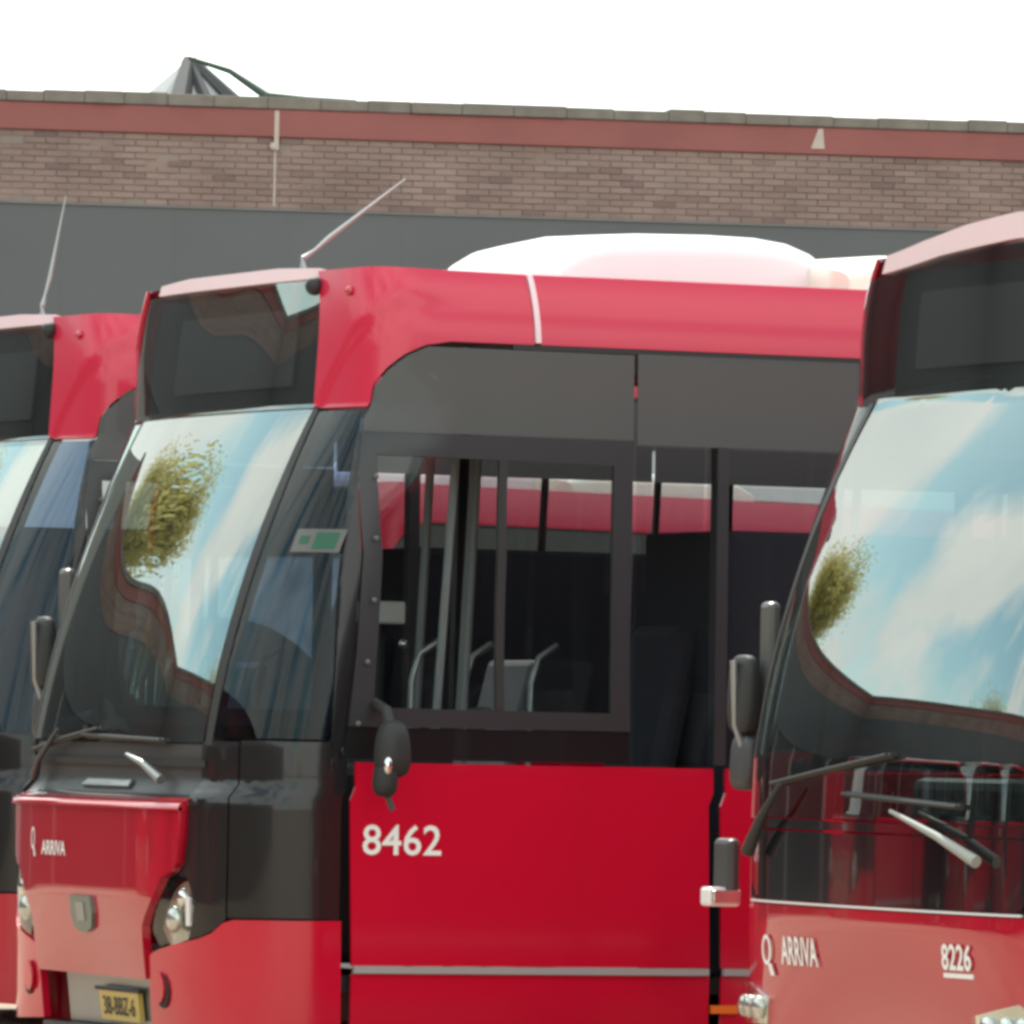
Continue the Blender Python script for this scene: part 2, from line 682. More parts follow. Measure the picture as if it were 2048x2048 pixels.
def mirror(parent, y=1.45, dx=0.0, dz=0.0):
    """big upright mirror on the door side: pale edge, dark housing, arm and low kerb mirror"""
    a = tube('wing_mirror', M['plastic'], parent, [(.50 + dx, 1.20, 1.16), (.43 + dx, 1.36, 1.12), (.42 + dx, y, 1.16), (.44 + dx, y, 1.30)], .028)
    box('mirror_head', M['mirror_grey'], a, .425 + dx, .475 + dx, y - .09, y + .0, 1.235, 1.74, bevel=.02)
    pod_shape('mirror_housing', M['rubber'], a, (.375 + dx, y, 1.41), .036, .09, .14)
    pod_shape('mirror_housing', M['plastic'], a, (.385 + dx, y, 1.17), .036, .08, .10)
    tube('mirror_stay', M['metal'], a, [(.33 + dx, y, 1.53), (.345 + dx, y, 1.30), (.41 + dx, y - .05, 1.07)], .014)
    if dz:
        for o in [a] + list(a.children):
            o.data.transform(Matrix.Translation((0, 0, dz)))
    return a


def interior(t, dash_key='dash'):
    box('floor_panel', M['floor'], t, .5, 11.9, -1.18, 1.18, .30, .36)
    box('ceiling_panel', M['lining'], t, 1.25, 11.9, -1.05, 1.05, 2.70, 2.74)
    # dashboard
    bm = bmesh.new()
    add_box(bm, .55, .95, -1.02, .75, .40, 1.13)
    add_box(bm, .75, 1.08, -.95, -.2, 1.00, 1.19)
    finish('dashboard', bm, M[dash_key], t, bevel=.04)
    st = tube('steering_column', M['dash'], t, [(.98, -.60, .9), (1.12, -.60, 1.17)], .04)
    bm = bmesh.new()
    c = Vector((1.16, -.60, 1.22))
    u = Vector((.82, 0, -.57)); w = Vector((0, 1, 0)); 
    u = Vector((.80, 0, .55)) ; 
    pts = [c + (u * math.cos(a) + w * math.sin(a)) * .22 for a in [2 * math.pi * k / 28 for k in range(29)]]
    add_tube(bm, pts, .016, 6)
    add_tube(bm, [c - u * .2, c + u * .2], .012, 5)
    finish('steering_wheel', bm, M['dash'], st, smooth=True)
    # driver seat
    s = box('driver_seat', M['seat'], t, 1.42, 1.9, -.86, -.38, .82, .96, bevel=.05)
    box('seat_back', M['seat'], s, 0, .13, -.84, -.40, 0, .78, bevel=.05, mtx=Matrix.Translation((1.86, 0, .92)) @ Matrix.Rotation(rad(12), 4, 'Y'))
    tube('handrail', M['yellow_pole'], t, [(.99, -.93, 1.16), (1.07, -.96, 2.68)], .016)
    box('cab_shade_box', M['seat'], t, 2.10, 3.35, -1.10, -.35, .36, 2.03, bevel=.02)  # dark box added so the inside behind the second window stays dark
    box('ticket_machine', M['paper'], t, 1.02, 1.15, -.28, -.10, 1.66, 1.745, bevel=.01)
    tube('ticket_stand', M['dash'], t, [(1.08, -.17, 1.15), (1.08, -.17, 1.67)], .03)
    ball('stand_knob', M['chrome'], t, (1.13, -.30, 1.585), .018, .018, .018)
    for x, y in ((1.16, -.3), (1.62, .25), (1.90, .25)):
        tube('grab_rail', M['metal'], t, [(x, y, .9), (x + .01, y, 1.45), (x + .04, y, 1.55), (x + .12, y, 1.60)], .014)
    for x in (1.5, 2.15, 2.8):
        bm = bmesh.new()
        add_box(bm, 0, .06, .55, 1.0, 0, .62, mtx=Matrix.Translation((x + .4, 0, .95)) @ Matrix.Rotation(rad(14), 4, 'Y'))
        add_box(bm, x, x + .4, .55, 1.0, .92, 1.0)
        add_box(bm, x + .1, x + .3, .7, .9, .36, .92)
        finish('door_side_seat', bm, M['lining'], t, bevel=.03)
    for x, y in ((1.37, .1), (1.47, -.12), (1.75, .55), (2.9, -.5), (3.9, .5), (5.1, -.5), (6.6, .5), (8.2, -.5)):
        tube('handrail', M['yellow_pole'], t, [(x - .05, y, .36), (x + .05, y, 2.7)], .018)
    for x in (3.1, 3.9, 4.7, 5.5, 6.3, 7.1, 7.9, 8.7, 9.5, 10.3):
        for y in (-.82, .82):
            z = .45 if x < 7 else .75
            bm = bmesh.new()
            add_box(bm, x, x + .42, y - .35, y + .35, z + .38, z + .46)
            add_box(bm, 0, .07, y - .35, y + .35, 0, .62, mtx=Matrix.Translation((x + .4, 0, z + .42)) @ Matrix.Rotation(rad(10), 4, 'Y'))
            add_box(bm, x + .1, x + .3, y - .1, y + .1, .36, z + .38)
            finish('passenger_seat', bm, M['seat'], t, bevel=.03)


def antenna(t, pts):
    p = [Vector(v) for v in pts]
    a = tube('antenna', M['metal'], t, [p[0] - Vector((0, 0, .03)), p[0] + Vector((0, 0, .02)), p[1], p[2], p[3]], [.016, .012, .006, .010, .003], 8)
    tube('antenna_whip', M['metal'], a, [p[2], p[3]], [.008, .003], 8)
    return a


def wiper(t, pts, blade, key='plastic', r=.018):
    a = tube('wiper', M[key], t, [surf_point(q, z, OUT * o) for q, z, o in pts], [r * 1.5] + [r] * (len(pts) - 2) + [r * .5], 10)
    bm = bmesh.new()
    add_tube(bm, [surf_point(q, z, OUT * .018) for q, z in blade], .011, 6)
    add_tube(bm, [surf_point(q, z, OUT * .038) for q, z in blade[::max(1, len(blade) // 2)]], .007, 6)
    finish('wiper_blade', bm, M['rubber'], a, smooth=True)
    return a


def lerp_line(a, b, n=8):
    return [(a[0] + (b[0] - a[0]) * k / n, a[1] + (b[1] - a[1]) * k / n) for k in range(n + 1)]


Z_BELT = 1.14
Z_TOP = 2.665


def side_walls(t, seam=True):
    """both flanks behind the front corner, the cantrail, the tail"""
    for sd in (-1, 1):
        R_ = lambda xa, xb, za, zb, r=0: srect(xa, xb, za, zb, sd, r)
        # lower panels
        cuts = [(.545, 1.985), (2.035, 3.6), (3.61, 5.2), (5.21, 6.8), (6.81, 8.3), (8.31, 9.8), (9.81, 11.9)]
        for k, (a, b) in enumerate(cuts):
            z0 = .40
            poly = [(a, z0), (b, z0), (b, Z_BELT), (a, Z_BELT)]
            wx = 2.95 if a < 2.95 < b else 8.95 if a < 8.95 < b else None
            if wx:
                arch = [(wx + .60 * math.cos(rad(g)), .45 + .58 * math.sin(rad(g))) for g in range(0, 181, 15)]
                arch = [p for p in arch if p[1] > z0]
                poly = [(a, z0), (wx - .60, z0)] + arch[::-1] + [(wx + .60, z0), (b, z0), (b, Z_BELT), (a, Z_BELT)]
            panel('side_panel', 'red', t, [(sq(x, z, sd), z) for x, z in poly], 0.0, .015)
            for xa, xb in ([(a, b)] if not wx else [(a, wx - .62), (wx + .62, b)]):
                if xb - xa < .1: continue
                st = panel('trim_strip', 'trim', t, R_(xa + .005, xb - .005, .372, .398), .012, .02)
                panel('skirt_panel', 'red', t, R_(xa, xb, .10, .37), 0.0, .015)
        # belt ledge under the glass
        # windows
        wins = [(1.655, 3.10), (3.115, 4.6), (4.615, 6.1), (6.115, 7.6), (7.615, 9.1), (9.115, 10.6), (10.615, 11.85)]
        for k, (a, b) in enumerate(wins):
            poly = R_(a, b, Z_BELT + .012, Z_TOP)
            zt = 2.322 if sd == -1 else Z_TOP
            w = panel('side_window', 'glass_side', t, R_(a, b, Z_BELT + .012, zt), .004, .004)
            if sd == -1: panel('upper_window', 'grey_sheen', t, R_(a, b, 2.33, Z_TOP), .004, .004)
            bm_pts = (1.99, 2.034) if k == 0 else (b - .03, b + .03)
            panel('window_pillar', 'frame', w, R_(bm_pts[0], bm_pts[1], Z_BELT + .012, Z_TOP - .02), -.012, .05)
        # cantrail: rear part
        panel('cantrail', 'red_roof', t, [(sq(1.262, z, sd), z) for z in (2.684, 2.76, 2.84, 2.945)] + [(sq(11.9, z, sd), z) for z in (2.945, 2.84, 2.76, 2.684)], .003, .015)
        panel('cantrail_gasket', 'rubber', t, R_(1.15, 11.9, 2.664, 2.683), 0.0, .02)
        for x in (2.95, 8.95):
            wheel(t, x, 1.24 * (1 if sd > 0 else -1))
        bm = bmesh.new()
        for x in (2.95, 8.95):
            add_box(bm, x - .65, x + .65, sd * 0.72, sd * .76, .2, 1.1)
        finish('wheel_housing', bm, M['rubber'], t)
    # tail
    bm = bmesh.new()
    add_box(bm, 11.9, 12.0, -1.22, 1.22, .25, 2.9)
    finish('rear_wall', bm, M['red'], t, bevel=.04)
    box('rear_window', M['mask_black'], t, 12.0, 12.02, -1.0, 1.0, 1.5, 2.6, bevel=.01)


def build_bus(kind, name):
    t = empty(name)
    side_walls(t)
    interior(t)
    roof_grid(t, 2.945, 'red', .045)
    # ------------------------------------------------ front corners above the windscreen
    arc = [(-1.233, 2.437), (-1.247, 2.45), (-1.261, 2.518), (-1.316, 2.578), (-1.383, 2.633), (-1.448, 2.669), (-1.53, 2.684)]
    for sd in (-1, 1):
        seam_q = [(sq(1.235, z, -1), z) for z in (2.684, 2.76, 2.84, 2.945)]
        c0 = (-1.10 if sd == -1 else -1.215) if kind == 'wide' else (-.888 if sd == -1 else -1.12)
        poly = [(c0, 2.437 if c0 > -1 else 2.51)] + arc + seam_q + [(c0 + .005, 2.945)]
        if sd == 1: poly = mir(poly)
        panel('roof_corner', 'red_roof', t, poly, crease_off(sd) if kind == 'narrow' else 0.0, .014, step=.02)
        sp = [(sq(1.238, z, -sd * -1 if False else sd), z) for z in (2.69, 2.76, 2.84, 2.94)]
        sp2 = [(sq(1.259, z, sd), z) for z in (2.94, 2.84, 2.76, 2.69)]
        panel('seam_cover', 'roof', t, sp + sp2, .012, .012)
    # lip over the display, sky glare painted into its pale colour
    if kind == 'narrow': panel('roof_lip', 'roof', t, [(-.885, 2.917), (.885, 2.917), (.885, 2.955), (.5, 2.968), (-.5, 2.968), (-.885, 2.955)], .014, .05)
    # ------------------------------------------------ side glass next to the driver, with its sliding window
    for sd in (-1, 1):
        f = (lambda p: p) if sd == -1 else mir
        w_l = [(-1.50, 1.152), (-1.49, 1.3), (-1.462, 1.55), (-1.40, 1.9), (-1.30, 2.2), (-1.243, 2.40), (-1.252, 2.43), (-1.268, 2.512), (-1.324, 2.572), (-1.39, 2.626), (-1.452, 2.662)]
        w_r = [(sq(1.64, z, -1), z) for z in (2.66, 2.44, 2.4, 2.0, 1.6, 1.152)]
        if sd == -1:
            # glass with the opening for the slider: five plain pieces around it
            O = dict(l=[(-1.345, 2.262), (-1.46, 1.9), (-1.53, 1.6), (-1.58, 1.340)], r=[(sq(1.56, z, -1), z) for z in (1.336, 1.6, 1.9, 2.248)])
            g = panel('upper_window', 'grey_sheen', t, w_l[6:] + [w_r[0], w_r[1], (sq(1.64, 2.345, -1), 2.345), (-1.262, 2.345), (-1.243, 2.40)], .004, .004)
            panel('window_frame', 'frame', g, [(-1.262, 2.342), (sq(1.64, 2.345, -1), 2.342)] + [O['r'][3], O['l'][0]], .010, .02)
            panel('window_frame', 'frame', g, [(sq(1.64, 2.342, -1), 2.342), (sq(1.64, 1.9, -1), 1.9), (sq(1.64, 1.27, -1), 1.27)] + O['r'], .010, .02)
            panel('window_frame', 'frame', g, [(sq(1.64, 1.27, -1), 1.27), (-1.50, 1.27), O['l'][3], O['r'][0]], .010, .02)
            panel('window_frame', 'frame', g, [(-1.50, 1.27), (-1.462, 1.55), (-1.40, 1.9), (-1.30, 2.2), (-1.262, 2.342)] + O['l'], .010, .02)
            panel('belt_glass', 'black', g, [w_l[0], (-1.50, 1.268), (sq(1.64, 1.268, -1), 1.268), w_r[-1]], .004, .006)
            mid = [(1.099, 1.125)]
            for name_, xa, xb in (('sliding_pane', None, 1.10), ('sliding_pane', 1.125, 1.56)):
                zt = 2.258
                left = O['l'] if xa is None else [(sq(xa, z, -1), z) for z in (2.255, 1.9, 1.6, 1.339)]
                right = O['r'] if xb == 1.56 else [(sq(xb, z, -1), z) for z in (1.338, 1.6, 1.9, 2.255)]
                panel(name_, 'glass_clear', g, left + right, -.006 if xa is None else .0, .004)
            panel('window_mullion', 'rubber', g, [(sq(1.097, z, -1), z) for z in (2.255, 1.9, 1.338)] + [(sq(1.13, z, -1), z) for z in (1.338, 1.9, 2.255)], .012, .02)
            # riveted edge strip
            rv = [(-1.50, 1.20), (-1.485, 1.4), (-1.462, 1.55), (-1.43, 1.75), (-1.385, 1.95), (-1.33, 2.15)]
            bm = bmesh.new()
            for k in range(5):
                z = 1.28 + .9 * k / 4
                q = -1.53 + (0.165 * (k / 4) ** 1.5)
                add_ball(bm, surf_point(q, z, OUT * .02), .011, .011, .011, 6, 4)
            finish('rivet_row', bm, M['mirror_grey'], g, smooth=True)
            M_bo = (2.03, 3.06)
        else:
            g = panel('side_window', 'glass_side', t, mir(w_l + w_r), .004, .004)
        # slider in the second window
        if sd == -1: panel('window_frame', 'frame', t, srect(1.985, 2.03, Z_BELT + .012, 2.33, sd), .012, .02)
    # ------------------------------------------------ quarter glass between pillar and side window
    qz = [(-.93, 1.22), (-.93, 1.5), (-.925, 1.9), (-.93, 2.1), (-.91, 2.425)]
    qr = [(-1.215, 2.425), (-1.235, 2.36), (-1.32, 2.08), (-1.395, 1.78), (-1.45, 1.45), (-1.465, 1.22)]
    for sd in (-1, 1):
        f = (lambda p: p) if sd == -1 else mir
        wd = kind == 'wide' and sd == -1
        qe = .20 if wd else .14 if kind == 'wide' else 0
        qz = [(-.93 - qe, 1.22), (-.93 - qe, 1.5), (-.925 - qe, 1.9), (-.93 - qe, 2.1), (-.91 - qe, 2.425)]
        g = panel('quarter_window', 'glass_blue', t, f(qz + qr), .0, .005)
        panel('window_pillar', 'black', g, f(qr[:1] + [(-1.242, 2.43)] + [(-1.298, 2.2), (-1.395, 1.9), (-1.457, 1.55), (-1.485, 1.3), (-1.495, 1.155)] + [(-1.46, 1.155)] + qr[:0:-1]), .002, .03)
        panel('front_pillar', 'rubber', t, f([(a - (.21 if wd else .145 if kind == 'wide' else 0), b) for a, b in ((-.888, 1.19), (-.928, 1.19), (-.928, 1.6), (-.926, 2.1), (-.908, 2.435), (-.872, 2.435), (-.872, 2.1), (-.878, 1.6))]), .004, .04)
    # ------------------------------------------------ mirrors, marker lamps
    mirror(t, dx=-.03 if kind == 'narrow' else -.13, dz=.13 if kind == 'narrow' else 0.0)
    if kind == 'narrow':
        # windscreen and display
        ws = [(-.875, 1.20), (.875, 1.20), (.875, 1.6), (.87, 2.1), (.868, 2.432), (-.868, 2.432), (-.87, 2.1), (-.875, 1.6)]
        g = panel('windscreen', 'glass_wind', t, ws, .004, .005)
        d = panel('destination_display', 'glass_dest', t, rect(-.870, 1.11, 2.438, 2.914), .004, .005)
        panel('display_housing', 'board', d, rect(-.85, 1.08, 2.44, 2.90), -.05, .02)
        panel('display_screen', 'screen', d, rect(-.60, .62, 2.53, 2.82), -.035, .012)
        ball('roof_camera', M['rubber'], t, surf_point(-.868, 2.885, OUT * .03), .035, .035, .035)
        ball('corner_stud', M['red_rim'], t, surf_point(-1.14, 2.86, OUT * .02), .018, .018, .018)
        # cowl with the wiper well
        panel('cowl', 'plastic', t, [(-.93, 1.0), (.93, 1.0), (.93, 1.195), (-.93, 1.195)], -.012, .03)
        panel('cowl_strip', 'rubber', t, [(-.90, 1.11), (.90, 1.11), (.90, 1.135), (-.90, 1.135)], .010, .02)
        panel('cowl_badge', 'metal', t, [(-.30, 1.03), (.18, 1.03), (.16, 1.058), (-.28, 1.058)], .004, .012)
        wiper(t, [(-.62, 1.06, .03), (-.50, 1.12, .05), (-.35, 1.15, .05)], lerp_line((.15, 1.215), (-.62, 1.20)), 'metal', .013)
        wiper(t, [(.72, 1.04, .03), (.60, 1.12, .05), (.40, 1.23, .05)], lerp_line((.72, 1.16), (.0, 1.24)), 'plastic', .013)
        # red centre mask with its lip
        ma = [(-.862, .985), (-.855, .86), (-.833, .756), (-.80, .725), (-.733, .702), (-.66, .62), (-.60, .56), (-.57, .519), (-.563, .40), (-.561, .325)]
        mk = ma + [(-q, z) for q, z in ma[::-1]]
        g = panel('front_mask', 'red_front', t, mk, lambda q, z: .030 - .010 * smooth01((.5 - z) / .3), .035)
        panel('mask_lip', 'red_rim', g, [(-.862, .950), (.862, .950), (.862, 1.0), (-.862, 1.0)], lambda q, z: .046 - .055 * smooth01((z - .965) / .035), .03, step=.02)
        b = panel('badge', 'badge', t, [(.095, .62), (-.115, .62), (-.12, .56), (-.10, .505), (-.04, .487), (.02, .487), (.08, .505), (.10, .56)], .045, .02)
        panel('badge_emblem', 'metal', b, [(.03, .60), (-.05, .60), (-.05, .53), (.03, .53)], .050, .01)
        lg = text_patch('operator_name', 'text', t, 'ARRIVA', .43, .762, .055, .26, .02, off=.036)
        logo(t, .54, .765, .10, .05, .036)
        # number plate recess
        g = panel('plate_recess', 'metal', t, rect(-.555, .40, .13, .318), -.03, .02)
        pl = panel('number_plate', 'yellow', t, rect(-.40, .02, .155, .265), .0, .02)
        panel('plate_frame', 'rubber', pl, rect(-.43, .05, .265, .278), .004, .02)
        text_patch('plate_lettering', 'board', pl, '38-BBZ-6', -.02, .175, .07, .34, .01, off=.004)
        # headlights
        for sd in (-1, 1):
            f = (lambda p: p) if sd == -1 else mir
            hp = [(-.795, .690), (-.865, .700), (-.905, .62), (-.90, .55), (-.868, .49), (-.78, .468), (-.675, .448), (-.62, .51), (-.66, .58), (-.73, .655)]
            h = panel('headlight', 'lens', t, f(hp), .010, .006)
            panel('reflector', 'lamp_inner', h, f([(q * .992 - .003, z * .99 + .004) for q, z in hp]), -.035, .01)
            cc = surf_point(-.77 * -sd, .55, OUT * -.005)
            ball('lamp_bulb', M['lamp_inner'], h, cc, .03, .05, .05)
            ball('lamp_bulb', M['chrome'], h, surf_point(-.83 * -sd, .63, OUT * -.005), .02, .035, .035)
            panel('side_light', 'pinkwhite', h, f([(-.872, .64), (-.895, .63), (-.895, .53), (-.872, .53)]), .012, .012)
            # black corner panels
            panel('corner_panel', 'black', t, f([(-.872, 1.205), (-.872, .985), (-.868, .86), (-.845, .745), (-.815, .712), (-.868, .705), (-.912, .62), (-.905, .545), (-.875, .482), (-.95, .495), (-1.015, .516), (-1.07, .553), (-1.078, .56), (-1.078, 1.205)]), .004, .02)
            panel('corner_panel', 'black', t, f([(-1.084, .565), (-1.25, .568), (-1.515, .568), (-1.515, 1.14), (-1.468, 1.21), (-1.084, 1.21)]), .002, .02)
            # bumper corner in red
            bp = [(-.575, .41), (-.62, .425), (-.668, .437), (-.78, .458), (-.872, .472), (-.95, .485), (-1.02, .508), (-1.073, .546), (-1.12, .558), (-1.25, .560), (-1.518, .562), (-1.525, .10), (-.565, .14)]
            b = panel('bumper', 'red', t, f(bp), lambda q, z: .014, .03)
            cc = surf_point(.715 * sd, .31, OUT * .045)
            oval = lambda a, b: [(.70 * sd + a * math.cos(rad(k * 30)), .285 + b * math.sin(rad(k * 30))) for k in range(12)]
            panel('fog_shade', 'rubber', b, oval(.055, .062), .022, .008)  # raised dark oval drawn as the shade of a hollow
            panel('fog_cover', 'red', b, [(q - .022 * sd, z + .012) for q, z in oval(.052, .058)], .030, .010)
        panel('bumper_bar', 'plastic', t, rect(-.56, .56, .10, .13), .02, .03)
    else:
        # wide black mask front
        ws = [(-1.08, .985), (1.0, .985), (1.0, 1.3), (1.0, 1.9), (.995, 2.455), (.54, 2.482), (-.15, 2.505), (-1.08, 2.505), (-1.08, 1.9), (-1.08, 1.3)]
        g = panel('windscreen', 'glass_wind', t, ws, .004, .005)
        d = panel('destination_display', 'glass_dest', t, [(-1.08, 2.513), (-.15, 2.512), (.54, 2.489), (1.20, 2.462), (1.205, 2.866), (.553, 2.925), (-.11, 2.955), (-1.08, 2.95)], .004, .005)
        panel('display_housing', 'board', d, rect(-1.0, .97, 2.46, 2.90), -.05, .02)
        panel('display_screen', 'screen', d, rect(-.80, .78, 2.55, 2.82), -.035, .012)
        panel('front_cap', 'roof', t, [(1.05, 2.888), (.553, 2.931), (-.11, 2.961), (-1.08, 2.956), (-1.08, 3.04), (-.11, 3.050), (.35, 3.025), (.756, 2.988), (1.05, 2.950)], .012, .05)
        panel('cowl', 'mask_black', t, [(-1.05, .948), (1.03, .948), (1.03, .98), (-1.05, .98)], .010, .02)
        mk = [(-.99, .703), (-1.02, .712), (-1.035, .74), (-1.04, .94), (1.03, .94), (1.04, .90), (1.0, .76), (.92, .71), (.86, .702)]
        g = panel('black_mask', 'mask_black', t, mk, .006, .012)
        panel('mask_highlight', 'pinkwhite', g, [(-1.02, .690), (.98, .690), (.98, .698), (-1.02, .698)], .012, .012)  # pale strip drawn as the highlight along the mask's lower edge
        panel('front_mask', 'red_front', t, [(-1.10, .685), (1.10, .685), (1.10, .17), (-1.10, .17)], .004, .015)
        for sd in (-1, 1):
            f = (lambda p: p) if sd == -1 else mir
            panel('front_corner', 'red', t, f([(-1.108, .17), (-1.525, .17), (-1.515, 1.14), (-1.468, 1.21), (-1.115, 1.21), (-1.108, .9)]), .004, .015)
            panel('corner_panel', 'black', t, f([(-1.05, .705), (-1.104, .705), (-1.104, .98), (-1.05, .98)]), .0, .015)
            hp = [(-.80, .27), (-1.06, .27), (-1.10, .37), (-1.02, .405), (-.78, .36)]
            h = panel('headlight', 'lens', t, f(hp), .030, .006)
            panel('reflector', 'chrome', h, f([(q * .995, z) for q, z in hp]), .012, .01)
            for a in (.86, .96, 1.04):
                ball('lamp_bulb', M['lamp_inner'], h, surf_point(a * sd, .325, OUT * .02), .02, .045, .04)
        text_patch('operator_name', 'text', t, 'ARRIVA', .645, .482, .098, .305, .02, off=.012)
        logo(t, .795, .455, .125, .10, .012)
        text_patch('fleet_number', 'text', t, '8226', -.575, .505, .088, .185, .02, off=.012)
        panel('fleet_number_bar', 'text', t, [(-.575, .480), (-.765, .480), (-.765, .495), (-.575, .495)], .008, .003)
        # wipers
        wiper(t, [(.88, .865, .05), (.72, .98, .06), (.557, 1.097, .06)], lerp_line((.70, 1.10), (-.22, 1.205)), 'rubber', .017)
        wiper(t, [(-.84, .865, .05), (-.62, .945, .06), (-.31, 1.02, .06)], lerp_line((.09, 1.073), (-.70, 1.042)), 'wiper_grey', .014)
        # low lamp and kerb mirror by the door
        box('kerb_mirror', M['plastic'], t, .155, .205, 1.36, 1.50, .70, .90, bevel=.02)
        k = box('marker_lamp', M['pinkwhite'], t, .090, .215, 1.38, 1.46, .660, .728, bevel=.012)
        box('marker_lens', M['lamp_inner'], k, .098, .205, 1.36, 1.382, .672, .718, bevel=.004)
    # orange side marker lamps
    for x in (2.0, 5.8, 10.4):
        panel('marker_lamp', 'orange', t, srect(x - .01, x + .10, .232, .262), .012, .012)
    # driver side mirror
    a = tube('wing_mirror', M['rubber'], t, [(.62, -1.22, 1.36), (.60, -1.40, 1.33), (.60, -1.45, 1.26)], .02)
    pod_shape('mirror_housing', M['rubber'], a, (.605, -1.45, 1.19), .060, .07, .105, .7)
    pod_shape('mirror_housing', M['rubber'], a, (.578, -1.45, 1.085), .040, .06, .07, .8)
    ball('mirror_glint', M['chrome'], a, (.553, -1.535, 1.13), .016, .012, .032)
    tube('mirror_stay', M['plastic'], a, [(.58, -1.45, 1.04), (.61, -1.45, .97)], .012)
    return t


def logo(t, q, z, h, w, off):
    """slanted ring emblem beside the operator name"""
    bm = bmesh.new()
    n = 24
    A, B = [], []
    for k in range(n):
        a = 2 * math.pi * k / n
        ca, sa = math.cos(a), math.sin(a)
        for L_, s in ((A, 1), (B, .62)):
            qq = q - w * .1 - w * .45 * ca * s
            zz = z + h * .58 + h * .42 * sa * (s if s == 1 else .74)
            L_.append(bm.verts.new(surf_point(qq, zz, OUT * off)))
    for k in range(n):
        bm.faces.new((A[k], A[(k + 1) % n], B[(k + 1) % n], B[k]))
    tail = [(q - w * .25, z + h * .20), (q - w * .55, z + h * .22), (q - w * .85, z - h * .12), (q - w * .5, z - h * .12)]
    bm.faces.new([bm.verts.new(surf_point(a, b, OUT * (off + .001))) for a, b in tail])
    o = finish('operator_emblem', bm, M['text'], t)
    return o


AC = [(1.60, 2.90), (1.605, 2.99), (1.625, 3.05), (1.67, 3.10), (1.73, 3.14), (1.82, 3.165), (2.0, 3.18), (2.3, 3.188), (2.5, 3.185), (2.6, 3.172), (2.68, 3.14), (2.74, 3.09), (2.78, 3.0), (2.785, 2.90)]
AC2 = [(2.64, 2.88), (2.645, 3.055), (2.66, 3.075), (2.90, 3.12), (3.3, 3.14), (4.4, 3.14), (4.6, 3.05), (4.65, 2.9)]
TH = rad(24)

bus = build_bus('narrow', 'parked_bus')
roof_pod('air_conditioner', 'white', bus, AC, .62, 2.88)
roof_pod('roof_box', 'cream', bus, AC2, .98, 2.86)
# the copies are taken before the number and antenna, which differ from bus to bus
G = 'red city buses parked side by side in the yard'


def place(o, x, y, th, label, group=G):
    o.location = (x, y, 0)
    o.rotation_euler = (0, 0, th)
    return tag(o, label, 'bus', group)


bus_b = copy_tree(bus)
far_bus = copy_tree(bus)
opp = [copy_tree(bus) for _ in range(3)]
right_bus = [copy_tree(bus) for _ in range(2)]
for k, o in enumerate(right_bus):
    o['category'] = 'bus'
place(bus, -1.573, 30.0, TH, 'red bus in the middle with white number 8462 on its flank')
text_patch('fleet_number', 'text', bus, '8462', .578, .803, .112, .312, .010, side=True, off=.004)
e = panel('exit_sticker', 'mirror_grey', bus, [(-1.10, 1.90), (-1.315, 1.90), (-1.325, 1.985), (-1.105, 1.985)], .004, .002)
panel('sticker_field', 'green', e, [(-1.20, 1.912), (-1.295, 1.912), (-1.303, 1.973), (-1.205, 1.973)], .0055, .002)
panel('sticker_field', 'green', e, [(-1.13, 1.93), (-1.175, 1.93), (-1.178, 1.960), (-1.133, 1.960)], .0055, .002)
antenna(bus, [(.57, -.6, 2.985), (.613, -.6, 3.034), (.67, -.6, 3.083), (.974, -.6, 3.316)])
place(bus_b, -2.763, 33.706, TH, 'red bus at the left edge, cut off by the frame, with an upright antenna')
antenna(bus_b, [(.574, -.6, 2.985), (.584, -.6, 3.047), (.604, -.6, 3.121), (.668, -.6, 3.465)])
place(far_bus, -2.105, 54.5, rad(48), 'distant red bus seen only through the side windows of the middle bus')
for k, o in enumerate(opp):
    place(o, -12.2 - k * 3.9 * math.sin(rad(205)) * -1 - k * .2, 37.5 - k * 3.7, rad(200), 'red bus facing the row, ' + ('nearest the annex', 'in the middle of the opposite rank', 'farthest from the annex')[k] + ', mirrored in the windscreens', 'red buses parked opposite the row')

place(right_bus[0], 3.6, 22.6, TH, 'red bus just outside the right edge, next in the row')
place(right_bus[1], 5.9, 19.2, TH, 'red bus outside the right edge, last in the row')
set_plan(0.36, 7.0, 0.08)
STEP = False
LEAN = 0.0
wide = build_bus('wide', 'parked_bus')
roof_pod('air_conditioner', 'white', wide, AC, .62, 2.88)
KS = .955     # a slightly smaller make than the others
place(wide, 1.185 * KS, 26.90 * KS, TH, 'red bus at the right with a wide black mask, wipers and number 8226')

wide.scale = (KS, KS, KS)
wide.location.z = 1.25 * (1 - KS)
for ch in wide.children:
    if ch.name.startswith('wheel'):
        ch.location.z -= wide.location.z / KS       # its wheels stand on the ground

# ---------------------------------------------------------------- ground
bm = bmesh.new()
vs = [bm.verts.new(p) for p in ((-600, -300, 0), (600, -300, 0), (600, 900, 0), (-600, 900, 0))]
bm.faces.new(vs)
gm = mat('yard_concrete', (0.36, 0.27, 0.19), 0.85, noise=.6, nscale=.35, bump=.2, bscale=8)
tag(finish('ground', bm, gm), kind='structure')

# ---------------------------------------------------------------- depot building behind
FA = math.atan(16000 / 98000)
fd = Vector((math.cos(FA), math.sin(FA), 0))
FY = 79.0


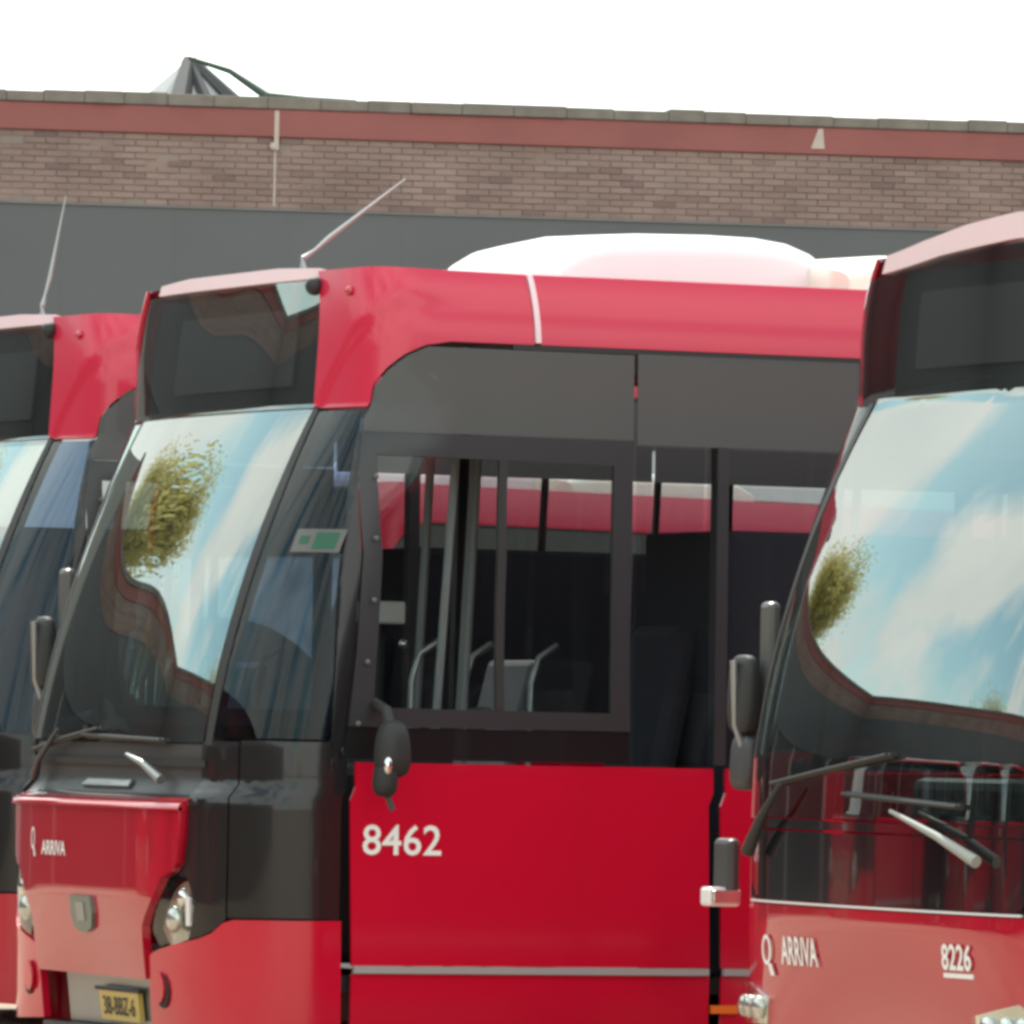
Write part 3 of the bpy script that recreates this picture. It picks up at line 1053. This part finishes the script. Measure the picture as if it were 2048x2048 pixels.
def brick_mat():
    m = bpy.data.materials.new('weathered_brick')
    m.use_nodes = True
    n, l = m.node_tree.nodes, m.node_tree.links
    b = n['Principled BSDF']
    b.inputs['Roughness'].default_value = .9
    oi = n.new('ShaderNodeObjectInfo')
    ge = n.new('ShaderNodeNewGeometry')
    ad = n.new('ShaderNodeMath'); ad.operation = 'ADD'
    fr = n.new('ShaderNodeMath'); fr.operation = 'FRACT'
    l.new(oi.outputs['Random'], ad.inputs[0])
    l.new(ge.outputs['Random Per Island'], ad.inputs[1])
    l.new(ad.outputs[0], fr.inputs[0])
    r = n.new('ShaderNodeValToRGB')
    e = r.color_ramp.elements
    e[0].color = (0.175, 0.118, 0.112, 1); e[0].position = 0
    e[1].color = (0.255, 0.188, 0.172, 1); e[1].position = 1
    for p, c in ((.12, (0.225, 0.155, 0.14, 1)), (.5, (0.238, 0.168, 0.152, 1)), (.8, (0.25, 0.176, 0.16, 1))):
        x = e.new(p); x.color = c
    z = n.new('ShaderNodeTexNoise'); z.inputs['Scale'].default_value = 1.2; z.inputs['Detail'].default_value = 6
    mx = n.new('ShaderNodeMix'); mx.data_type = 'RGBA'; mx.blend_type = 'MULTIPLY'; mx.inputs[0].default_value = .5
    l.new(fr.outputs[0], r.inputs['Fac'])
    l.new(ge.outputs['Position'], z.inputs['Vector'])
    cr2 = n.new('ShaderNodeValToRGB')
    cr2.color_ramp.elements[0].color = (.7, .68, .64, 1); cr2.color_ramp.elements[0].position = .35
    cr2.color_ramp.elements[1].color = (1.25, 1.25, 1.2, 1); cr2.color_ramp.elements[1].position = .65
    l.new(z.outputs['Fac'], cr2.inputs['Fac'])
    l.new(r.outputs['Color'], mx.inputs[6]); l.new(cr2.outputs['Color'], mx.inputs[7])
    l.new(mx.outputs[2], b.inputs['Base Color'])
    return m


BR = brick_mat()
MORTAR = mat('pale_mortar', (0.24, 0.20, 0.175), .95, noise=.25, nscale=3)
CLAD = mat('anthracite_cladding', (0.088, 0.095, 0.100), .5, noise=.16, nscale=.7, bump=.05, bscale=6)
FASC = mat('oxide_red_fascia', (0.25, 0.084, 0.078), .8, noise=.25, nscale=1.3)
COPE = mat('lichened_coping', (0.18, 0.16, 0.14), .95, noise=.45, nscale=5, bump=.4, bscale=30)
DOORM = mat('transom_painted_sky', (0.80, 0.82, 0.82), .6, noise=.05)  # added pale band, bright in place of sky mirrored in the panes
DOORD = mat('dark_roller_door', (0.05, 0.052, 0.055), .6, noise=.1)
PATCHM = mat('pale_mortar_repair', (0.45, 0.38, 0.34), .9, noise=.15, nscale=9)
CONC = mat('grey_render', (0.25, 0.25, 0.25), .9, noise=.1)


def wall_wing(name, x0, x1, label, detail, loc, rz, depth=14):
    """facade running along local x from x0 to x1, face towards local -y, body behind it"""
    t = empty(name, loc, rz)
    tag(t, label, 'building')
    H_ = 7.50
    # body
    bm = bmesh.new()
    add_box(bm, x0, x1, .12, depth, 0, H_ - .20)
    finish('wall', bm, CONC, t)
    box('mortar_bed', MORTAR, t, x0, x1, .012, .115, 6.37, 7.08)
    # fascia boards
    x = x0
    i = 0
    while x < x1 - .05:
        w = (-2.467 - x) if x < -2.5 else min(60, x1 - x)
        box('fascia_board', FASC, t, x + .003, x + w - .003, -.035, .11, 7.075 + .002, 7.345, bevel=.006)
        x += w
    # coping stones
    rr = random.Random(3)
    x = x0
    if detail:
        protos = []
        while x < x1 - .05:
            w = min(.34 + rr.random() * .30, x1 - x)
            if -6.6 <= x < 6.6:
                box('coping_stone', COPE, t, x + .001, x + w - .001, -.06 + rr.uniform(-.012, .012), .4, 7.350, 7.462 + rr.uniform(-.010, .018), bevel=.010)
            else:
                pass
            x += w
        bm = bmesh.new()
        add_box(bm, x0, -6.0, -.05, .38, 7.35, 7.44)
        add_box(bm, 6.3, x1, -.05, .38, 7.35, 7.44)
        finish('coping', bm, COPE, t)
    else:
        box('coping', COPE, t, x0, x1, -.07, .4, 7.35, 7.48, bevel=.01)
    # bricks
    bw, bh, ch, cw = .208, .053, .0640, .220
    me = None
    bm_rest = bmesh.new()
    cells = []
    for r_ in range(11):
        z = 6.375 + r_ * ch
        n0 = int(x0 / cw)
        for k in range(n0, int(x1 / cw)):
            xx = k * cw + (cw / 2 if r_ % 2 else 0)
            if detail and not -5.6 < xx < 5.6:
                continue
            cells.append((abs(xx + bw / 2), xx, z))
    if detail:
        # the 300 bricks that show largest: nearest first along the band
        vis = [c for c in cells if -5.2 < c[1] < 5.1]
        vis.sort(key=lambda c: (c[1] + c[2] * .0))
        part = set(id(c) for c in vis[:300])
        for c in cells:
            _, xx, z = c
            dy = rr.uniform(-.004, .006)
            if id(c) in part:
                if me is None:
                    b_ = bmesh.new()
                    add_box(b_, 0, bw, 0, .09, 0, bh)
                    me = bpy.data.meshes.new('brick')
                    bmesh.ops.recalc_face_normals(b_, faces=b_.faces)
                    b_.to_mesh(me); b_.free()
                    me.materials.append(BR)
                o = link('brick', me, t)
                o.location = (xx, dy - .002, z)
                if rr.random() < .05: o.location.y += .012
            else:
                add_box(bm_rest, xx, xx + bw, dy - .002, .1, z, z + bh)
        for r_ in range(11):
            z = 6.375 + r_ * ch
            for a, b in ((x0, -5.62), (5.85, x1)):
                xx = a
                while xx + bw < b:
                    add_box(bm_rest, xx, xx + bw * 3 + .02, -.002, .1, z, z + bh)
                    xx += cw * 3
    else:
        for r_ in range(11):
            z = 6.375 + r_ * ch
            xx = x0
            while xx + .64 < x1:
                add_box(bm_rest, xx, xx + .64, -.002, .1, z, z + bh)
                xx += .66
    finish('brick_courses', bm_rest, BR, t)['kind'] = 'stuff'
    # cladding sheets
    x = x0
    step = 1.12
    while x < x1 - .01:
        w = min(step, x1 - x)
        box('cladding_panel', CLAD, t, x + .0004, x + w - .0004, .0, .115, 4.1, 6.355)
        x += w
    box('drip_edge', mat('grey_drip_edge', (.16, .16, .155), .7, noise=.2), t, x0, x1, -.02, .11, 6.352, 6.372)
    x = x0 + .2
    while x + 3.6 < x1:
        d = box('roller_door', DOORD, t, x, x + 3.5, .03, .115, .05, 3.18)
        box('door_transom', DOORM if detail and -9 < x < 9 else DOORD, d, x, x + 3.5, .02, .115, 3.19, 4.09)
        x += 3.9
    return t


depot = wall_wing('depot_building', -46, 40, 'long depot building with brick parapet above dark grey cladding behind the buses', True, (0, FY, 0), FA)
# the pieces on the parapet in view
box('joint_repair', PATCHM, depot, -2.49, -2.445, -.040, -.01, 6.95, 7.335)
box('joint_repair', PATCHM, depot, -2.485, -2.465, -.008, .0, 6.40, 6.95)
ball('joint_repair', PATCHM, depot, (-2.50, -.03, 6.985), .035, .02, .04)
bm = bmesh.new()
vs = [bm.verts.new(p) for p in ((2.88, -.038, 7.13), (3.02, -.038, 7.13), (3.00, -.038, 7.33), (2.955, -.038, 7.33))]
f = bm.faces.new(vs)
ex = bmesh.ops.extrude_face_region(bm, geom=[f])
bmesh.ops.translate(bm, verts=[v for v in ex['geom'] if isinstance(v, bmesh.types.BMVert)], vec=(0, -.008, 0))
finish('fascia_chip', bm, PATCHM, depot)
wing = wall_wing('depot_wing', -60, 44, 'side wing of the depot left of the yard, mirrored in the windscreens', False, (-24.0, 32, 0), rad(90))
wing.rotation_euler = (0, 0, rad(90))

annex = wall_wing('depot_annex', -10, 9.4, 'brick topped annex left of the row of buses, mirrored in the windscreens', False, (-20.2, 48, 0), 0.0, 8)

east = wall_wing('added_east_wing', -44, 36, 'long unseen wall added right of the yard to darken reflections', False, (27.0, 36, 0), rad(-90), 8)  # added out of view to darken the sky mirrored in side glass

# striped skylight peak on the roof behind the parapet
sk = empty('roof_skylight', (-3.45, 82, 7.2))
tag(sk, 'small dark and white striped peak standing behind the parapet at the left', 'skylight')
SW = mat('white_skylight_pane', (.34, .34, .33), .35, noise=.1, nscale=6)
SD = mat('dark_skylight_rib', (.05, .05, .05), .6, noise=.2)
apex = Vector((.0, 0, .92))
base = [Vector((-1.0, -.3, .0)), Vector((-.55, -.7, .0)), Vector((.0, -.85, 0)), Vector((.65, -.7, 0)), Vector((1.1, -.25, .0))]
bm = bmesh.new()
va = bm.verts.new(apex)
vb = [bm.verts.new(b) for b in base] + [bm.verts.new((.5, .5, 0)), bm.verts.new((-.5, .5, 0))]
for a, b in zip(vb, vb[1:] + vb[:1]):
    bm.faces.new((va, a, b))
bm.faces.new(vb[::-1])
finish('pane', bm, SW, sk)
for k, (b, r0) in enumerate(((Vector((-.95, -.38, .05)), .09), (Vector((-.62, -.68, .0)), .10), (Vector((-.12, -.86, 0)), .16), (Vector((.40, -.80, 0)), .10), (Vector((.95, -.50, 0)), .13))):
    tube('rib', SD, sk, [b, b.lerp(apex, .5 if k == 1 else .35 if k == 0 else .97)], [r0, r0 * .45], 6)
cb = tube('roof_cable', mat('dark_green_cable', (.03, .05, .035), .7), None, [(-3.42, 81.4, 8.07), (-3.0, 81.2, 7.93), (-2.6, 81, 7.66), (-2.2, 80.6, 7.60), (-1.7, 80.2, 7.56)], [.02, .03, .05, .045, .03])
tag(cb, 'dark cable sagging from the striped peak onto the parapet', 'cable')


# ---------------------------------------------------------------- trees mirrored in the glass
LEAF = mat('spring_olive_leaves', (0.38, 0.34, 0.12), .7, noise=.4, nscale=1.2)
_n, _l = LEAF.node_tree.nodes, LEAF.node_tree.links
_tr = _n.new('ShaderNodeBsdfTranslucent')
_tr.inputs['Color'].default_value = (0.75, 0.68, 0.28, 1)
_mx = _n.new('ShaderNodeMixShader')
_mx.inputs[0].default_value = .6
_o = next(x for x in _n if x.type == 'OUTPUT_MATERIAL')
_l.new(_n['Principled BSDF'].outputs[0], _mx.inputs[1])
_l.new(_tr.outputs[0], _mx.inputs[2])
_l.new(_mx.outputs[0], _o.inputs['Surface'])
BARK = mat('grey_bark', (0.09, 0.075, 0.055), .9, noise=.3, nscale=6)


def tree(x, y, h, seed, leafy, label):
    rr = random.Random(seed)
    t = empty('yard_tree', (x, y, 0))
    tag(t, label, 'tree', 'trees around the yard')
    bm = bmesh.new()
    tips = []

    def grow_(p, d, ln, r, lv):
        q = p + d * ln
        mid = p.lerp(q, .5) + Vector((rr.uniform(-1, 1), rr.uniform(-1, 1), 0)) * ln * .06
        add_tube(bm, [p, mid, q], [r, r * .85, r * .65], 5 if lv else 8)
        if lv >= 5:
            tips.append(q)
            return
        for _ in range(3 if lv < 4 else 2):
            dd = (d + Vector((rr.uniform(-1, 1), rr.uniform(-1, 1), rr.uniform(-.25, .8))) * .75).normalized()
            grow_(q, dd, ln * rr.uniform(.62, .82), r * .6, lv + 1)
            if lv >= 2: tips.append(q)
    grow_(Vector((0, 0, 0)), Vector((0, 0, 1)), h * .28, h * .022, 0)
    finish('trunk', bm, BARK, t)
    if leafy:
        bm = bmesh.new()
        for q in tips:
            for _ in range(leafy):
                c = q + Vector((rr.gauss(0, .55), rr.gauss(0, .55), rr.gauss(0, .5)))
                s = rr.uniform(.05, .15)
                a, b = rr.uniform(0, 6.28), rr.uniform(-1, 1)
                u = Vector((math.cos(a), math.sin(a), b)).normalized() * s
                w = Vector((-math.sin(a), math.cos(a), rr.uniform(-1, 1))).normalized() * s * .6
                bm.faces.new([bm.verts.new(c + k) for k in (-u, w, u, -w)])
        finish('crown', bm, LEAF, t)
    return t


tree(-25.0, 64, 18, 1, 60, 'tall olive green tree beyond the wing, mirrored in the middle windscreen')
tree(-31, 41, 12, 2, 6, 'smaller leafing tree beyond the wing at the left')
tree(22, -2, 14, 3, 0, 'bare dark tree behind the camera at the right')
tree(27, 6, 13, 4, 0, 'second bare tree behind the camera, further right')
